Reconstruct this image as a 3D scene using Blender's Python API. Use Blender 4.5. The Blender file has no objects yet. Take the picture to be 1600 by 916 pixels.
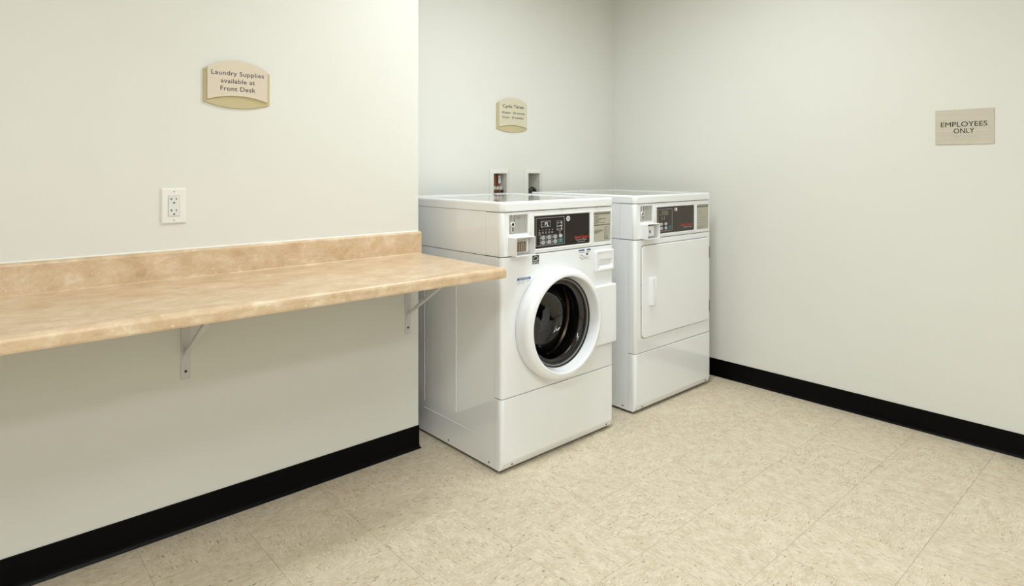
import bpy, bmesh, math, random
from mathutils import Vector, Matrix

random.seed(4)
PI = math.pi
S = bpy.context.scene
C = S.collection

# ------------------------------------------------------------------ camera
cam_d = bpy.data.cameras.new('camera')
cam = bpy.data.objects.new('camera', cam_d)
C.objects.link(cam)
cam.location = (-1.4863, -2.2572, 1.19)
cam.rotation_euler = (PI / 2, 0, -0.7309)
cam_d.sensor_width = 36.0
cam_d.lens = 977.58 * 36 / 1600
cam_d.shift_x = 0.0001
cam_d.shift_y = -(458 - 264.83) / 1600
cam_d.clip_start = 0.02
S.camera = cam

# ------------------------------------------------------------------ world, exposure, lamps
w = bpy.data.worlds.new('world')
S.world = w
w.use_nodes = True
w.node_tree.nodes['Background'].inputs[0].default_value = (0.9, 0.95, 1.0, 1)
w.node_tree.nodes['Background'].inputs[1].default_value = 0.05
S.view_settings.view_transform = 'Standard'
S.view_settings.look = 'None'
S.view_settings.gamma = 1.0
S.view_settings.use_curve_mapping = False
S.view_settings.exposure = 0.05
# ceiling fixtures (x, y, size along x, size along y, emission strength); built as objects further down
ROOM_H = 2.60
# (x, y, size along x, size along y, watts, spread in degrees)
LAMPS = [(0.42, -0.84, 1.16, 0.28, 21.5, 162), (-1.75, -2.30, 1.16, 0.55, 25.0, 165), (-0.75, -3.60, 1.16, 0.40, 30.0, 170)]
LAMP_COL = (0.925, 0.975, 1.0)
for lx, ly, sx, sy, pw, sp in LAMPS:
    ld = bpy.data.lights.new('ceiling_lamp', 'AREA')
    ld.shape = 'RECTANGLE'; ld.size = sx; ld.size_y = sy; ld.energy = pw; ld.color = LAMP_COL; ld.spread = math.radians(sp)
    lo = bpy.data.objects.new('ceiling_lamp', ld); C.objects.link(lo)
    lo.location = (lx, ly, ROOM_H - 0.035)

# ------------------------------------------------------------------ scene dimensions
W, D = 1.801, 0.3954          # right wall, back wall
XL, YF = -2.70, -4.00         # far left wall, wall behind the camera


# ------------------------------------------------------------------ materials
def new_mat(name):
    m = bpy.data.materials.new(name)
    m.use_nodes = True
    nt = m.node_tree
    return m, nt, nt.nodes['Principled BSDF'], nt.nodes, nt.links


def pmat(name, col, rough=0.5, metal=0.0, coat=0.0, spec=None, bump=None, emit=None):
    m, nt, b, N, L = new_mat(name)
    b.inputs['Base Color'].default_value = (*col, 1)
    b.inputs['Roughness'].default_value = rough
    b.inputs['Metallic'].default_value = metal
    b.inputs['Coat Weight'].default_value = coat
    b.inputs['Coat Roughness'].default_value = 0.06
    if spec is not None:
        b.inputs['Specular IOR Level'].default_value = spec
    if emit:
        b.inputs['Emission Color'].default_value = (*emit[0], 1)
        b.inputs['Emission Strength'].default_value = emit[1]
    if bump:
        sc, st = bump
        tc = N.new('ShaderNodeTexCoord')
        n = N.new('ShaderNodeTexNoise'); n.inputs['Scale'].default_value = sc; n.inputs['Detail'].default_value = 4
        bp = N.new('ShaderNodeBump'); bp.inputs['Strength'].default_value = st; bp.inputs['Distance'].default_value = 0.002
        L.new(tc.outputs['Object'], n.inputs['Vector']); L.new(n.outputs['Fac'], bp.inputs['Height'])
        L.new(bp.outputs['Normal'], b.inputs['Normal'])
    return m


def ramp(N, stops, interp='LINEAR'):
    r = N.new('ShaderNodeValToRGB')
    r.color_ramp.interpolation = interp
    e = r.color_ramp.elements
    while len(e) < len(stops):
        e.new(0.5)
    for k, (p, c) in enumerate(stops):
        e[k].position = p
        e[k].color = (*c, 1)
    return r


def paint_mat():
    m, nt, b, N, L = new_mat('wall_paint')
    tc = N.new('ShaderNodeTexCoord')
    n1 = N.new('ShaderNodeTexNoise'); n1.inputs['Scale'].default_value = 1.3; n1.inputs['Detail'].default_value = 3
    r = ramp(N, [(0.3, (0.757, 0.752, 0.695)), (0.7, (0.775, 0.770, 0.718))])
    n2 = N.new('ShaderNodeTexNoise'); n2.inputs['Scale'].default_value = 220; n2.inputs['Detail'].default_value = 3
    bp = N.new('ShaderNodeBump'); bp.inputs['Strength'].default_value = 0.18; bp.inputs['Distance'].default_value = 0.001
    L.new(tc.outputs['Object'], n1.inputs['Vector']); L.new(tc.outputs['Object'], n2.inputs['Vector'])
    L.new(n1.outputs['Fac'], r.inputs['Fac']); L.new(r.outputs['Color'], b.inputs['Base Color'])
    L.new(n2.outputs['Fac'], bp.inputs['Height']); L.new(bp.outputs['Normal'], b.inputs['Normal'])
    b.inputs['Roughness'].default_value = 0.55
    return m


def vct_mat():
    """Vinyl composition tile: mottled cream with short streaky chips; the grain turns a quarter from tile to tile."""
    m, nt, b, N, L = new_mat('vinyl_tile')
    tc = N.new('ShaderNodeTexCoord')
    oi = N.new('ShaderNodeObjectInfo')
    at = N.new('ShaderNodeAttribute'); at.attribute_type = 'OBJECT'; at.attribute_name = 'grain'
    rot = N.new('ShaderNodeVectorRotate'); rot.rotation_type = 'Z_AXIS'
    L.new(tc.outputs['Object'], rot.inputs['Vector']); L.new(at.outputs['Fac'], rot.inputs['Angle'])
    off = N.new('ShaderNodeMath'); off.operation = 'MULTIPLY'; off.inputs[1].default_value = 37.0
    L.new(oi.outputs['Random'], off.inputs[0])
    add = N.new('ShaderNodeVectorMath'); add.operation = 'ADD'
    L.new(rot.outputs['Vector'], add.inputs[0]); L.new(off.outputs[0], add.inputs[1])

    def mapped(scale):
        mp = N.new('ShaderNodeMapping'); mp.inputs['Scale'].default_value = scale
        L.new(add.outputs['Vector'], mp.inputs['Vector'])
        return mp.outputs['Vector']
    # wobble so that the chips do not sit on a lattice
    big = N.new('ShaderNodeTexNoise'); big.inputs['Scale'].default_value = 1.0; big.inputs['Detail'].default_value = 4
    L.new(mapped((22, 30, 22)), big.inputs['Vector'])
    base = ramp(N, [(0.25, (0.585, 0.49, 0.35)), (0.5, (0.655, 0.565, 0.42)), (0.75, (0.725, 0.645, 0.50))])
    L.new(big.outputs['Fac'], base.inputs['Fac'])
    # pale streaks
    v1 = N.new('ShaderNodeTexNoise'); v1.inputs['Scale'].default_value = 1.0; v1.inputs['Detail'].default_value = 2.5
    L.new(mapped((55, 190, 55)), v1.inputs['Vector'])
    r1 = ramp(N, [(0.52, (0, 0, 0)), (0.66, (1, 1, 1))])
    L.new(v1.outputs['Fac'], r1.inputs['Fac'])
    mx1 = N.new('ShaderNodeMix'); mx1.data_type = 'RGBA'; mx1.inputs['B'].default_value = (0.83, 0.77, 0.64, 1)
    f1 = N.new('ShaderNodeMath'); f1.operation = 'MULTIPLY'; f1.inputs[1].default_value = 0.55
    L.new(r1.outputs['Color'], f1.inputs[0]); L.new(f1.outputs[0], mx1.inputs['Factor']); L.new(base.outputs['Color'], mx1.inputs['A'])
    # brown chips
    cur = mx1.outputs['Result']
    for sc, thr, col, amt in (((46, 150, 46), 0.705, (0.25, 0.17, 0.09), 0.75), ((60, 140, 60), 0.70, (0.42, 0.24, 0.14), 0.6), ((38, 110, 38), 0.70, (0.30, 0.27, 0.17), 0.5)):
        n = N.new('ShaderNodeTexNoise'); n.inputs['Scale'].default_value = 1.0; n.inputs['Detail'].default_value = 1.5
        ofs = N.new('ShaderNodeVectorMath'); ofs.operation = 'ADD'; ofs.inputs[1].default_value = (sc[1], 3.7 * sc[0], 1)
        L.new(mapped(sc), ofs.inputs[0]); L.new(ofs.outputs['Vector'], n.inputs['Vector'])
        r = ramp(N, [(thr - 0.035, (0, 0, 0)), (thr + 0.02, (amt,) * 3)])
        L.new(n.outputs['Fac'], r.inputs['Fac'])
        mx = N.new('ShaderNodeMix'); mx.data_type = 'RGBA'; mx.inputs['B'].default_value = (*col, 1)
        L.new(r.outputs['Color'], mx.inputs['Factor']); L.new(cur, mx.inputs['A'])
        cur = mx.outputs['Result']
    hv = N.new('ShaderNodeHueSaturation')
    vv = N.new('ShaderNodeMapRange'); vv.inputs['To Min'].default_value = 0.985; vv.inputs['To Max'].default_value = 1.015
    L.new(oi.outputs['Random'], vv.inputs['Value']); L.new(vv.outputs['Result'], hv.inputs['Value'])
    L.new(cur, hv.inputs['Color']); L.new(hv.outputs['Color'], b.inputs['Base Color'])
    # polished but slightly uneven wax
    n3 = N.new('ShaderNodeTexNoise'); n3.inputs['Scale'].default_value = 9; n3.inputs['Detail'].default_value = 3
    L.new(tc.outputs['Object'], n3.inputs['Vector'])
    rr = N.new('ShaderNodeMapRange'); rr.inputs['To Min'].default_value = 0.34; rr.inputs['To Max'].default_value = 0.5
    L.new(n3.outputs['Fac'], rr.inputs['Value']); L.new(rr.outputs['Result'], b.inputs['Roughness'])
    b.inputs['Specular IOR Level'].default_value = 0.35
    return m


def laminate_mat():
    """Travertine-pattern laminate."""
    m, nt, b, N, L = new_mat('travertine_laminate')
    tc = N.new('ShaderNodeTexCoord')
    mp = N.new('ShaderNodeMapping'); mp.inputs['Rotation'].default_value = (0.3, 0.4, 0.35); mp.inputs['Scale'].default_value = (8.5, 12, 12)
    L.new(tc.outputs['Object'], mp.inputs['Vector'])
    n1 = N.new('ShaderNodeTexNoise'); n1.inputs['Scale'].default_value = 1.3; n1.inputs['Detail'].default_value = 9
    n1.inputs['Roughness'].default_value = 0.76; n1.inputs['Distortion'].default_value = 0.25
    L.new(mp.outputs['Vector'], n1.inputs['Vector'])
    r = ramp(N, [(0.30, (0.50, 0.335, 0.19)), (0.43, (0.62, 0.445, 0.275)), (0.55, (0.70, 0.535, 0.36)), (0.68, (0.81, 0.69, 0.52))])
    L.new(n1.outputs['Fac'], r.inputs['Fac'])
    # thin pale veins and pits
    mp2 = N.new('ShaderNodeMapping'); mp2.inputs['Scale'].default_value = (9, 16, 16); mp2.inputs['Rotation'].default_value = (0, 0, 0.5)
    L.new(tc.outputs['Object'], mp2.inputs['Vector'])
    n2 = N.new('ShaderNodeTexNoise'); n2.inputs['Scale'].default_value = 1.0; n2.inputs['Detail'].default_value = 5; n2.inputs['Distortion'].default_value = 1.6
    L.new(mp2.outputs['Vector'], n2.inputs['Vector'])
    r2 = ramp(N, [(0.488, (0, 0, 0)), (0.5, (0.6,) * 3), (0.512, (0, 0, 0))])
    L.new(n2.outputs['Fac'], r2.inputs['Fac'])
    gate = ramp(N, [(0.52, (0, 0, 0)), (0.62, (1, 1, 1))]); L.new(n1.outputs['Fac'], gate.inputs['Fac'])
    mul = N.new('ShaderNodeMath'); mul.operation = 'MULTIPLY'
    L.new(r2.outputs['Color'], mul.inputs[0]); L.new(gate.outputs['Color'], mul.inputs[1])
    mx = N.new('ShaderNodeMix'); mx.data_type = 'RGBA'; mx.inputs['B'].default_value = (0.86, 0.76, 0.60, 1)
    L.new(mul.outputs[0], mx.inputs['Factor']); L.new(r.outputs['Color'], mx.inputs['A'])
    n4 = N.new('ShaderNodeTexNoise'); n4.inputs['Scale'].default_value = 60; n4.inputs['Detail'].default_value = 3
    L.new(tc.outputs['Object'], n4.inputs['Vector'])
    r4 = ramp(N, [(0.66, (0, 0, 0)), (0.72, (0.5,) * 3)]); L.new(n4.outputs['Fac'], r4.inputs['Fac'])
    mx2 = N.new('ShaderNodeMix'); mx2.data_type = 'RGBA'; mx2.inputs['B'].default_value = (0.84, 0.74, 0.6, 1)
    L.new(r4.outputs['Color'], mx2.inputs['Factor']); L.new(mx.outputs['Result'], mx2.inputs['A'])
    L.new(mx2.outputs['Result'], b.inputs['Base Color'])
    b.inputs['Roughness'].default_value = 0.3
    b.inputs['Specular IOR Level'].default_value = 0.5
    return m


def brushed_mat(name, col, scale, rough=0.35, metal=0.85):
    m, nt, b, N, L = new_mat(name)
    tc = N.new('ShaderNodeTexCoord')
    mp = N.new('ShaderNodeMapping'); mp.inputs['Scale'].default_value = scale
    n = N.new('ShaderNodeTexNoise'); n.inputs['Scale'].default_value = 1; n.inputs['Detail'].default_value = 4
    r = ramp(N, [(0.3, tuple(c * 0.9 for c in col)), (0.7, tuple(min(1, c * 1.07) for c in col))])
    L.new(tc.outputs['Object'], mp.inputs['Vector']); L.new(mp.outputs['Vector'], n.inputs['Vector'])
    L.new(n.outputs['Fac'], r.inputs['Fac']); L.new(r.outputs['Color'], b.inputs['Base Color'])
    b.inputs['Roughness'].default_value = rough; b.inputs['Metallic'].default_value = metal
    return m


def tinted_glass(name, tint):
    m, nt, b, N, L = new_mat(name)
    N.remove(b)
    out = [n for n in N if n.type == 'OUTPUT_MATERIAL'][0]
    tr = N.new('ShaderNodeBsdfTransparent'); tr.inputs[0].default_value = (*tint, 1)
    gl = N.new('ShaderNodeBsdfGlossy'); gl.inputs['Roughness'].default_value = 0.015
    fr = N.new('ShaderNodeFresnel'); fr.inputs['IOR'].default_value = 1.75
    mx = N.new('ShaderNodeMixShader')
    L.new(fr.outputs[0], mx.inputs[0]); L.new(tr.outputs[0], mx.inputs[1]); L.new(gl.outputs[0], mx.inputs[2])
    L.new(mx.outputs[0], out.inputs['Surface'])
    return m


M = dict(
    paint=paint_mat(), vct=vct_mat(), laminate=laminate_mat(),
    joint=pmat('tile_joint', (0.22, 0.17, 0.11), 0.9),
    ceiling=pmat('ceiling_tile', (0.80, 0.79, 0.74), 0.9, bump=(90, 0.5)),
    ceiling_grid=pmat('ceiling_grid', (0.8, 0.8, 0.78), 0.5),
    vinyl=pmat('black_cove_vinyl', (0.0012, 0.0012, 0.0014), 0.36, spec=0.10),
    enamel=pmat('white_enamel', (0.875, 0.890, 0.900), 0.12, coat=1.0),
    plastic=pmat('white_plastic', (0.87, 0.87, 0.865), 0.25, coat=0.1),
    door_white=pmat('door_ring_white', (0.89, 0.905, 0.93), 0.18, coat=0.3),
    dark=pmat('dark_gap', (0.02, 0.02, 0.02), 0.7),
    rubber=pmat('dark_rubber', (0.018, 0.018, 0.019), 0.35),
    steel=pmat('drum_steel', (0.40, 0.38, 0.35), 0.28, metal=1.0),
    chrome=pmat('chrome', (0.72, 0.72, 0.73), 0.15, metal=1.0),
    plate=brushed_mat('coin_plate_metal', (0.47, 0.46, 0.43), (40, 40, 2), 0.4, 0.4),
    panel=pmat('panel_dark_brown', (0.020, 0.014, 0.011), 0.35, spec=0.22),
    panel2=pmat('panel_grey_brown', (0.055, 0.044, 0.034), 0.35, spec=0.3),
    black=pmat('print_black', (0.008, 0.008, 0.01), 0.5),
    grey=pmat('print_grey', (0.25, 0.25, 0.25), 0.5),
    silver=pmat('print_silver', (0.45, 0.45, 0.43), 0.5),
    cream=pmat('label_cream', (0.46, 0.44, 0.36), 0.5),
    white=pmat('print_white', (0.78, 0.78, 0.76), 0.5),
    red=pmat('print_red', (0.62, 0.045, 0.025), 0.45),
    darkred=pmat('print_dark_red', (0.14, 0.03, 0.025), 0.45),
    blue=pmat('print_blue', (0.055, 0.12, 0.34), 0.5),
    navy=pmat('print_navy', (0.035, 0.035, 0.075), 0.5),
    teal=pmat('button_teal', (0.03, 0.14, 0.15), 0.4),
    button=pmat('button_grey', (0.50, 0.53, 0.54), 0.4),
    lcd=pmat('display_lit', (0.5, 0.5, 0.5), 0.4, emit=((0.9, 0.95, 0.9), 0.8)),
    lcd_off=pmat('display_olive', (0.13, 0.12, 0.08), 0.15),
    brass=pmat('vault_brown', (0.23, 0.15, 0.10), 0.35, metal=0.6),
    rib=pmat('vault_rib_metal', (0.50, 0.44, 0.34), 0.35, metal=0.5),
    copper=pmat('copper_pipe', (0.28, 0.09, 0.04), 0.4, metal=0.7),
    galv=pmat('valve_metal', (0.62, 0.60, 0.56), 0.3, metal=1.0),
    boxp=pmat('outlet_box_plastic', (0.74, 0.73, 0.66), 0.4),
    box_shade=pmat('box_inside_shade', (0.45, 0.40, 0.32), 0.6),  # darker box tone with the inside's shade in its colour; not assigned
    bracket=pmat('bracket_white_metal', (0.66, 0.66, 0.66), 0.35),
    signback=pmat('sign_tan', (0.56, 0.475, 0.27), 0.5),
    signfront=pmat('sign_cream', (0.70, 0.61, 0.485), 0.5),
    signfront2=pmat('sign_pale_cream', (0.66, 0.61, 0.45), 0.5),
    signmetal=brushed_mat('brushed_nickel', (0.62, 0.57, 0.47), (3, 300, 300), 0.42, 0.25),
    braille=pmat('braille_dots', (0.46, 0.42, 0.35), 0.45, metal=0.3),
    screw=pmat('screw_metal', (0.28, 0.26, 0.22), 0.4, metal=0.8),
    board=pmat('particle_board', (0.42, 0.30, 0.17), 0.8, bump=(150, 0.4)),
    caulk=pmat('caulk', (0.85, 0.83, 0.76), 0.4),
    outlet=pmat('outlet_white', (0.85, 0.83, 0.79), 0.28, coat=0.2),
    outlet2=pmat('receptacle_white', (0.76, 0.77, 0.75), 0.3),
    glass=tinted_glass('door_glass', (0.42, 0.37, 0.33)),
    diffuser=None,
)


# ------------------------------------------------------------------ helpers
def tag(o, label=None, cat=None, group=None, kind=None):
    if label: o['label'] = label
    if cat: o['category'] = cat
    if group: o['group'] = group
    if kind: o['kind'] = kind
    return o


def thing(name, label, cat, loc=(0, 0, 0), rz=0, group=None):
    o = bpy.data.objects.new(name, None)
    o.empty_display_size = 0.05
    C.objects.link(o)
    o.location = loc
    o.rotation_euler = (0, 0, rz)
    return tag(o, label, cat, group)


def obj(name, bm, m, parent=None, smooth=None, recalc=True, label=None):
    if recalc:
        bmesh.ops.recalc_face_normals(bm, faces=bm.faces)
    me = bpy.data.meshes.new(name)
    bm.to_mesh(me); bm.free()
    me.materials.append(M[m] if isinstance(m, str) else m)
    if smooth is not None:
        me.shade_smooth()
        me.set_sharp_from_angle(angle=math.radians(smooth))
        for f in me.polygons:
            if f.area > 0.0012 and max(abs(c) for c in f.normal) > 0.9995: f.use_smooth = False
    o = bpy.data.objects.new(name, me)
    C.objects.link(o)
    if parent: o.parent = parent
    if label: o['label'] = label
    return o


def box(bm, x0, x1, y0, y1, z0, z1):
    v = [bm.verts.new(p) for p in ((x0, y0, z0), (x1, y0, z0), (x1, y1, z0), (x0, y1, z0), (x0, y0, z1), (x1, y0, z1), (x1, y1, z1), (x0, y1, z1))]
    for f in ((0, 3, 2, 1), (4, 5, 6, 7), (0, 1, 5, 4), (1, 2, 6, 5), (2, 3, 7, 6), (3, 0, 4, 7)):
        bm.faces.new([v[i] for i in f])
    return bm


def nb(): return bmesh.new()


def bbox(x0, x1, y0, y1, z0, z1, r=0.0, seg=2):
    bm = box(nb(), x0, x1, y0, y1, z0, z1)
    if r > 0:
        bmesh.ops.bevel(bm, geom=list(bm.edges), offset=r, segments=seg, profile=0.5, affect='EDGES')
    return bm


def rrect(x0, x1, z0, z1, r, n=6):
    """closed rounded rectangle, list of 2d points, counter-clockwise"""
    r = max(min(r, (x1 - x0) / 2 - 1e-5, (z1 - z0) / 2 - 1e-5), 1e-5)
    pts = []
    for cx, cz, a0 in ((x1 - r, z1 - r, 0), (x0 + r, z1 - r, PI / 2), (x0 + r, z0 + r, PI), (x1 - r, z0 + r, 1.5 * PI)):
        for i in range(n + 1):
            a = a0 + i * PI / 2 / n
            pts.append((cx + r * math.cos(a), cz + r * math.sin(a)))
    return pts


def loops(bm, rings, cap0=True, cap1=True):
    """bridge successive closed rings of equal length"""
    vs = [[bm.verts.new(p) for p in ring] for ring in rings]
    n = len(vs[0])
    for a, b in zip(vs[:-1], vs[1:]):
        for i in range(n):
            j = (i + 1) % n
            bm.faces.new((a[i], a[j], b[j], b[i]))
    if cap0: bm.faces.new(vs[0])
    if cap1: bm.faces.new(vs[-1])
    return vs


def plate(x0, x1, z0, z1, stack, r, n=6, bm=None, cap0=True, cap1=True):
    """upright (XZ) rounded plate from a stack of (inset, y)"""
    bm = bm or nb()
    loops(bm, [[(x, y, z) for x, z in rrect(x0 + i, x1 - i, z0 + i, z1 - i, max(r - i, 0.0008), n)] for i, y in stack], cap0, cap1)
    return bm


def lathe_y(profile, cx, cz, n=96, bm=None, closed=False):
    """revolve (radius, y) profile around an axis parallel to y"""
    bm = bm or nb()
    rings = []
    for R, y in profile:
        rings.append([bm.verts.new((cx + R * math.cos(2 * PI * i / n), y, cz + R * math.sin(2 * PI * i / n))) for i in range(n)])
    pairs = list(zip(rings[:-1], rings[1:]))
    if closed: pairs.append((rings[-1], rings[0]))
    for a, b in pairs:
        for i in range(n):
            j = (i + 1) % n
            bm.faces.new((a[i], a[j], b[j], b[i]))
    return bm


def tube(bm, pts, r, n=10):
    pts = [Vector(p) for p in pts]
    rings = []
    for i, p in enumerate(pts):
        t = (pts[min(i + 1, len(pts) - 1)] - pts[max(i - 1, 0)]).normalized()
        up = Vector((0, 0, 1)) if abs(t.z) < 0.95 else Vector((1, 0, 0))
        a = t.cross(up).normalized(); b = t.cross(a).normalized()
        rings.append([bm.verts.new(p + r * (math.cos(2 * PI * k / n) * a + math.sin(2 * PI * k / n) * b)) for k in range(n)])
    for a, b in zip(rings[:-1], rings[1:]):
        for i in range(n):
            j = (i + 1) % n
            bm.faces.new((a[i], a[j], b[j], b[i]))
    bm.faces.new(rings[0]); bm.faces.new(rings[-1])
    return bm


def rects(lst, y, t=0.0004):
    """several thin printed rectangles (x0,x1,z0,z1) standing at y (front) with thickness t"""
    bm = nb()
    for x0, x1, z0, z1 in lst:
        box(bm, x0, x1, y, y + t, z0, z1)
    return bm


def frame_rects(x0, x1, z0, z1, t):
    return [(x0, x1, z0, z0 + t), (x0, x1, z1 - t, z1), (x0, x0 + t, z0 + t, z1 - t), (x1 - t, x1, z0 + t, z1 - t)]


def disc(bm, cx, cz, y, rx, rz, t, n=20):
    loops(bm, [[(cx + rx * math.cos(2 * PI * i / n), yy, cz + rz * math.sin(2 * PI * i / n)) for i in range(n)] for yy in (y + t, y)])
    return bm


def text(s, parent, x0, x1, zb, y, m, name='lettering', height=None, bold=0.0, spacing=1.0, thick=0.0003, align='fit'):
    """upright text facing -y; fitted from x0 to x1 with its baseline at zb; height = cap height"""
    cu = bpy.data.curves.new('t', 'FONT')
    cu.body = s; cu.size = 1.0; cu.offset = bold; cu.space_character = spacing
    cu.resolution_u = 3
    to = bpy.data.objects.new('t', cu)
    me = bpy.data.meshes.new_from_object(to)
    bpy.data.objects.remove(to); bpy.data.curves.remove(cu)
    xs = [v.co.x for v in me.vertices]
    sx = (x1 - x0) / (max(xs) - min(xs))
    sz = height / 0.7 if height else sx
    mn = min(xs)
    for v in me.vertices:
        v.co = Vector((x0 + (v.co.x - mn) * sx, y, zb + v.co.y * sz))
    bm = nb(); bm.from_mesh(me); bpy.data.meshes.remove(me)
    ret = bmesh.ops.extrude_face_region(bm, geom=list(bm.faces))
    for e in ret['geom']:
        if isinstance(e, bmesh.types.BMVert): e.co.y += thick
    return obj(name, bm, m, parent)


def set_smooth(o, ang=40):
    o.data.shade_smooth(); o.data.set_sharp_from_angle(angle=math.radians(ang)); return o


# ------------------------------------------------------------------ the room
def struct(name, bm, m, **k):
    o = obj(name, bm, m, **k); o['kind'] = 'structure'; return o


floor = struct('floor', box(nb(), XL - 0.15, W + 0.15, YF - 0.15, D + 0.15, -0.12, -0.003), 'joint')
TX, TY = 0.2955, 0.2875
gx0, gy0 = -1.0535, -1.657
GAP = 0.0003
tile_meshes = {}
i0 = math.floor((XL - gx0) / TX); i1 = math.ceil((W - gx0) / TX)
j0 = math.floor((YF - gy0) / TY); j1 = math.ceil((D - gy0) / TY)
for i in range(i0, i1):
    for j in range(j0, j1):
        x0, x1 = gx0 + i * TX, gx0 + (i + 1) * TX
        y0, y1 = gy0 + j * TY, gy0 + (j + 1) * TY
        cx, cy = (x0 + x1) / 2, (y0 + y1) / 2
        # clip to the room: main part y<0, alcove x>0
        parts = []
        a = (max(x0, XL), min(x1, W), max(y0, YF), min(y1, 0.0))
        b_ = (max(x0, 0.0), min(x1, W), max(y0, 0.0), min(y1, D))
        for q in (a, b_):
            if q[1] - q[0] > 0.003 and q[3] - q[2] > 0.003: parts.append(q)
        if not parts: continue
        key = tuple(tuple(round(v, 4) for v in (q[0] - cx, q[1] - cx, q[2] - cy, q[3] - cy)) for q in parts)
        if key not in tile_meshes:
            bm = nb()
            if len(parts) == 2 and abs(parts[0][0] - parts[1][0]) < 1e-6:
                key2 = [(parts[0][0] - cx, parts[0][1] - cx, parts[0][2] - cy, parts[1][3] - cy)]
            else:
                key2 = [(q[0] - cx, q[1] - cx, q[2] - cy, q[3] - cy) for q in parts]
            for kx0, kx1, ky0, ky1 in key2:
                bt = box(nb(), kx0 + GAP, kx1 - GAP, ky0 + GAP, ky1 - GAP, -0.0031, 0.0)
                bt.verts.ensure_lookup_table()
                top = [e for e in bt.edges if all(v.co.z > -0.001 for v in e.verts)]
                bmesh.ops.bevel(bt, geom=top, offset=0.0005, segments=1, affect='EDGES')
                mt = bpy.data.meshes.new('tmp'); bt.to_mesh(mt); bt.free(); bm.from_mesh(mt); bpy.data.meshes.remove(mt)
            me = bpy.data.meshes.new('tile'); bm.to_mesh(me); bm.free(); me.materials.append(M['vct'])
            tile_meshes[key] = me
        t = bpy.data.objects.new('tile', tile_meshes[key])
        C.objects.link(t); t.parent = floor
        t.location = (cx, cy, 0)
        t['grain'] = ((i + j) % 2) * PI / 2 + random.uniform(-0.12, 0.12)

struct('ceiling', box(nb(), XL - 0.15, W + 0.15, YF - 0.15, D + 0.15, ROOM_H + 0.02, ROOM_H + 0.15), 'ceiling')
struct('wall_left', box(nb(), XL - 0.15, 0.0, 0.0, D + 0.15, -0.003, ROOM_H + 0.02), 'paint')
struct('wall_right', box(nb(), W, W + 0.12, YF - 0.15, D + 0.12, -0.003, ROOM_H + 0.02), 'paint')
struct('wall_front', box(nb(), XL, W, YF - 0.12, YF, -0.003, ROOM_H + 0.02), 'paint')
struct('wall_far_left', box(nb(), XL - 0.12, XL, YF - 0.12, 0.0, -0.003, ROOM_H + 0.02), 'paint')
# back wall with two openings for the recessed outlet boxes
OPEN = [(0.7496, 0.844), (1.0128, 1.104)]
OZ0, OZ1 = 0.98, 1.1670
bm = nb()
xs = [0.0, OPEN[0][0], OPEN[0][1], OPEN[1][0], OPEN[1][1], W]
for k in range(5):
    if k in (1, 3):
        box(bm, xs[k], xs[k + 1], D, D + 0.12, -0.003, OZ0); box(bm, xs[k], xs[k + 1], D, D + 0.12, OZ1, ROOM_H + 0.02)
    else:
        box(bm, xs[k], xs[k + 1], D, D + 0.12, -0.003, ROOM_H + 0.02)
bmesh.ops.remove_doubles(bm, verts=bm.verts, dist=1e-5)
struct('wall_back', bm, 'paint')

# cove base: profile (distance from the wall, height)
COVE = [(0.0, 0.098), (0.0025, 0.098), (0.0032, 0.0965), (0.0032, 0.022), (0.004, 0.013), (0.0062, 0.006), (0.0105, 0.0022), (0.0112, 0.0004), (0.0, 0.0004)]


def cove(name, stations):
    """stations: list of functions-of-profile giving points -> rings"""
    bm = nb()
    loops(bm, [[st(d, z) for d, z in COVE] for st in stations])
    return struct(name, bm, 'vinyl', smooth=50)


cove('baseboard_left', [lambda d, z: (XL + 0.0, -d, z), lambda d, z: (-1.2, -d, z), lambda d, z: (d, -d, z), lambda d, z: (d, D, z)])
cove('baseboard_back', [lambda d, z: (0.012, D - d, z), lambda d, z: (W - 0.012, D - d, z)])
cove('baseboard_right', [lambda d, z: (W - d, D, z), lambda d, z: (W - d, YF, z)])
cove('baseboard_front', [lambda d, z: (XL + 0.012, YF + d, z), lambda d, z: (W - 0.012, YF + d, z)])
cove('baseboard_far_left', [lambda d, z: (XL + d, YF, z), lambda d, z: (XL + d, -0.012, z)])

# suspended-ceiling grid, and recessed light fixtures (overhead, outside the picture)
bm = nb()
k = 0
gx = XL + 0.25
while gx < W:
    box(bm, gx - 0.012, gx + 0.012, YF, D if gx > 0 else 0.0, ROOM_H + 0.008, ROOM_H + 0.021); gx += 0.61
gy = YF + 0.35
while gy < 0:
    box(bm, XL, W, gy - 0.012, gy + 0.012, ROOM_H + 0.006, ROOM_H + 0.021); gy += 0.61
g = obj('ceiling_grid', bm, 'ceiling_grid'); g['kind'] = 'structure'
for (lx, ly, sx, sy, pw, sp) in LAMPS:
    st = 2.0
    dm = pmat('light_diffuser', (0.9, 0.9, 0.9), 0.5, emit=(LAMP_COL, st))
    where = 'nearest the machines' if ly > -1.5 else 'farthest from the machines' if ly < -3 else ('behind the camera on the right' if lx > 0 else 'behind the camera on the left')
    t = thing('ceiling_light', 'long recessed fluorescent ceiling light with flat diffuser ' + where, 'ceiling light', (lx, ly, ROOM_H), 0, 'recessed ceiling lights')
    bm = nb()
    f = 0.03
    for q in ((-sx / 2 - f, sx / 2 + f, -sy / 2 - f, -sy / 2), (-sx / 2 - f, sx / 2 + f, sy / 2, sy / 2 + f), (-sx / 2 - f, -sx / 2, -sy / 2, sy / 2), (sx / 2, sx / 2 + f, -sy / 2, sy / 2)):
        box(bm, *q, -0.03, 0.02)
    obj('frame', bm, 'bracket', t)
    obj('diffuser', box(nb(), -sx / 2, sx / 2, -sy / 2, sy / 2, -0.012, 0.0), dm, t)

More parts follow.
